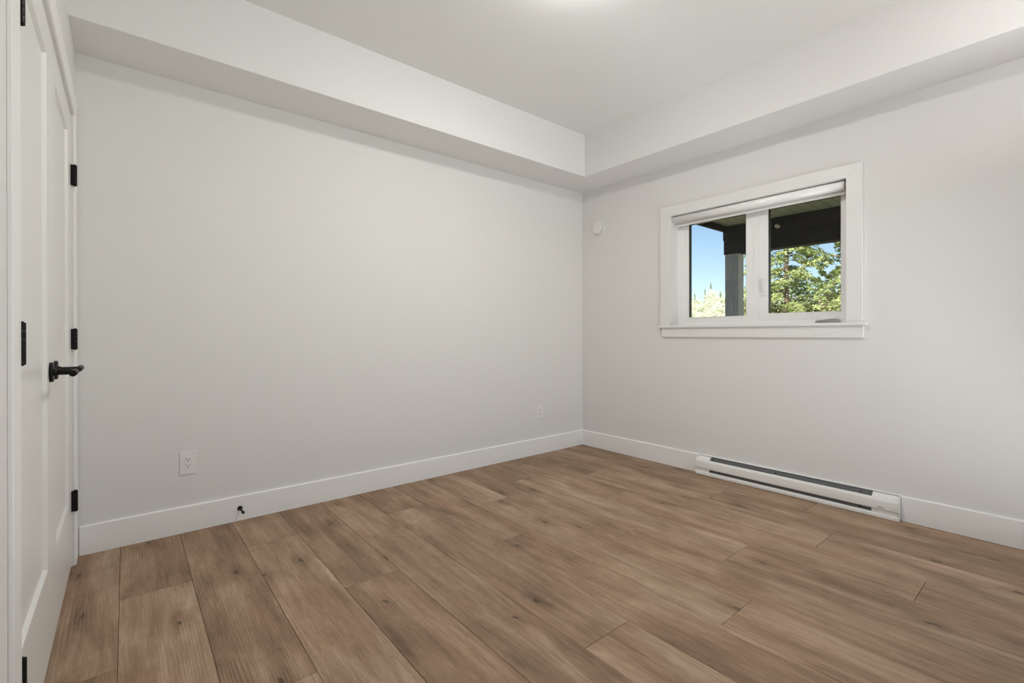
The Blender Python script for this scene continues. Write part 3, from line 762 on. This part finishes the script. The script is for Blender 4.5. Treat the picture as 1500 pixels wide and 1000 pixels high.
def shrub(x, y, h, w_, label, rg, mat, n=2600, leaf=0.06, group=None):
    z0 = gz(x, y) - 0.05; r = empty('shrub', (x, y, z0), label, 'shrub', group)
    b = nb(); V_, F_ = [], []
    for i in range(9):
        a = rg.uniform(0, 6.28); e = Vector((x + math.cos(a) * w_ * 0.4, y + math.sin(a) * w_ * 0.4, z0 + h * rg.uniform(0.6, 0.95)))
        s = Vector((x + math.cos(a) * 0.06, y + math.sin(a) * 0.06, z0)); mid = s.lerp(e, 0.5) + Vector((0, 0, h * 0.08))
        tube(b, [s, mid, e], [0.02, 0.013, 0.005], 6)
    obj('stems', b, BARK, r)
    blobs = [(Vector((x + rg.gauss(0, w_ * .3), y + rg.gauss(0, w_ * .3), z0 + h * rg.uniform(.25, .92))), w_ * rg.uniform(.16, .34)) for _ in range(26)]
    for i in range(n):
        c, rr = rg.choice(blobs); d = Vector((rg.gauss(0, 1), rg.gauss(0, 1), rg.gauss(0, 1))).normalized()
        leaf_quads(V_, F_, c + d * rr * rg.uniform(0.6, 1.05), leaf * rg.uniform(0.6, 1.4), rg)
    leaf_obj('foliage', V_, F_, mat, r); return r
shrub(15.2, 4.7, 2.9, 2.2, 'dense green shrub at the bottom middle of the right pane', rg, LEAF_B, 11000, 0.055)
shrub(14.3, 6.0, 2.7, 1.7, 'straw coloured shrub at the bottom left of the right pane', rg, LEAF_C, 5000, 0.05)
shrub(14.2, 3.30, 2.6, 1.7, 'straw coloured shrub at the bottom right of the right pane', rg, LEAF_C, 6000, 0.05)
shrub(17.2, 2.9, 3.4, 2.4, 'light green shrub behind the straw coloured one', rg, LEAF_B, 9000, 0.06)

# distant hillside trees: two kinds of mesh, copied
def far_broad(label, rg):
    r = empty('hillside_tree', (0, 0, 0), label, 'tree', 'pale trees on the distant hillside')
    b = nb(); tube(b, [(0, 0, -0.3), (0.05, 0, 1.4), (0, 0.05, 3.0)], [0.14, 0.10, 0.05], 7); obj('trunk', b, BARK, r)
    V_, F_ = [], []
    blobs = [(Vector((rg.uniform(-.8, .8), rg.uniform(-.8, .8), rg.uniform(1.2, 4.4))), rg.uniform(.5, .95)) for _ in range(16)]
    for i in range(1300):
        c, rr = rg.choice(blobs); d = Vector((rg.gauss(0, 1), rg.gauss(0, 1), rg.gauss(0, 1))).normalized()
        leaf_quads(V_, F_, c + d * rr * rg.uniform(0.5, 1.05), 0.16 * rg.uniform(0.6, 1.4), rg)
    leaf_obj('foliage', V_, F_, LEAF_P, r); return r
def far_conifer(label, rg):
    r = empty('hillside_conifer', (0, 0, 0), label, 'tree', 'conifers on the distant hillside')
    b = nb(); tube(b, [(0, 0, -0.3), (0, 0, 4), (0, 0, 8.3)], [0.16, 0.10, 0.02], 7); obj('trunk', b, BARK, r)
    V_, F_ = [], []
    for i in range(1500):
        t = rg.random() ** 0.8; a = rg.uniform(0, 6.28); z = 0.8 + 7.6 * t
        R_ = (1.45 * (1 - t) + 0.06) * (0.75 + 0.25 * math.sin(z * 9)) * rg.uniform(0.25, 1)
        leaf_quads(V_, F_, Vector((math.cos(a) * R_, math.sin(a) * R_, z - 0.25 * R_)), 0.17 * rg.uniform(0.7, 1.3), rg, 0.3, 2.2)
    leaf_obj('foliage', V_, F_, LEAF_D, r); return r
def copy_tree(o, label=None):
    c = o.copy(); COL.objects.link(c)
    if label: c['label'] = label
    for ch in list(o.children):
        k = ch.copy(); COL.objects.link(k); k.parent = c; k.matrix_parent_inverse = Matrix.Identity(4)
    return c
PALE = 'pale cream-green tree on the sunlit distant hillside'
CONI = 'faint dark conifer rising from the distant hillside'
pb = [far_broad(PALE, rg) for _ in range(2)]
pc = far_conifer(CONI, rg)
used = {}
def place(proto, ang, d, s, label=None):
    x, y = d * math.cos(ang), d * math.sin(ang)
    o = proto if id(proto) not in used else copy_tree(proto, label)
    used[id(proto)] = 1
    if label: o['label'] = label
    o.location = (x, y, gz(x, y)); o.scale = (s, s, s * rg.uniform(.9, 1.1)); o.rotation_euler = (0, 0, rg.uniform(0, 6.28))
    return o
spots = []
def free(x, y, r):
    for X, Y, R_ in spots:
        if math.hypot(x - X, y - Y) < r + R_: return False
    spots.append((x, y, r)); return True
for deg, d, s in ((29.3, 74, .50), (28.2, 80, .50), (27.6, 84, .62), (26.6, 66, .48), (28.9, 50, .34), (27.3, 47, .34), (26.8, 58, .36), (25.1, 62, .5), (31.2, 70, .5), (24.0, 72, .5), (32.5, 60, .45)):
    a = math.radians(deg)
    if free(d * math.cos(a), d * math.sin(a), 1.8 * s): place(pc, a, d, s)
tries = 0
while tries < 2600 and len(spots) < 150:
    tries += 1
    d = rg.uniform(41, 93); a = math.radians(rg.uniform(21.5, 34)); s = rg.uniform(0.5, 0.78)
    if free(d * math.cos(a), d * math.sin(a), 1.8 * s): place(pb[rg.randrange(2)], a, d, s * (0.9 + d / 400))
for p_ in pb + [pc]:
    for ch in p_.children: ch.matrix_parent_inverse = Matrix.Identity(4)
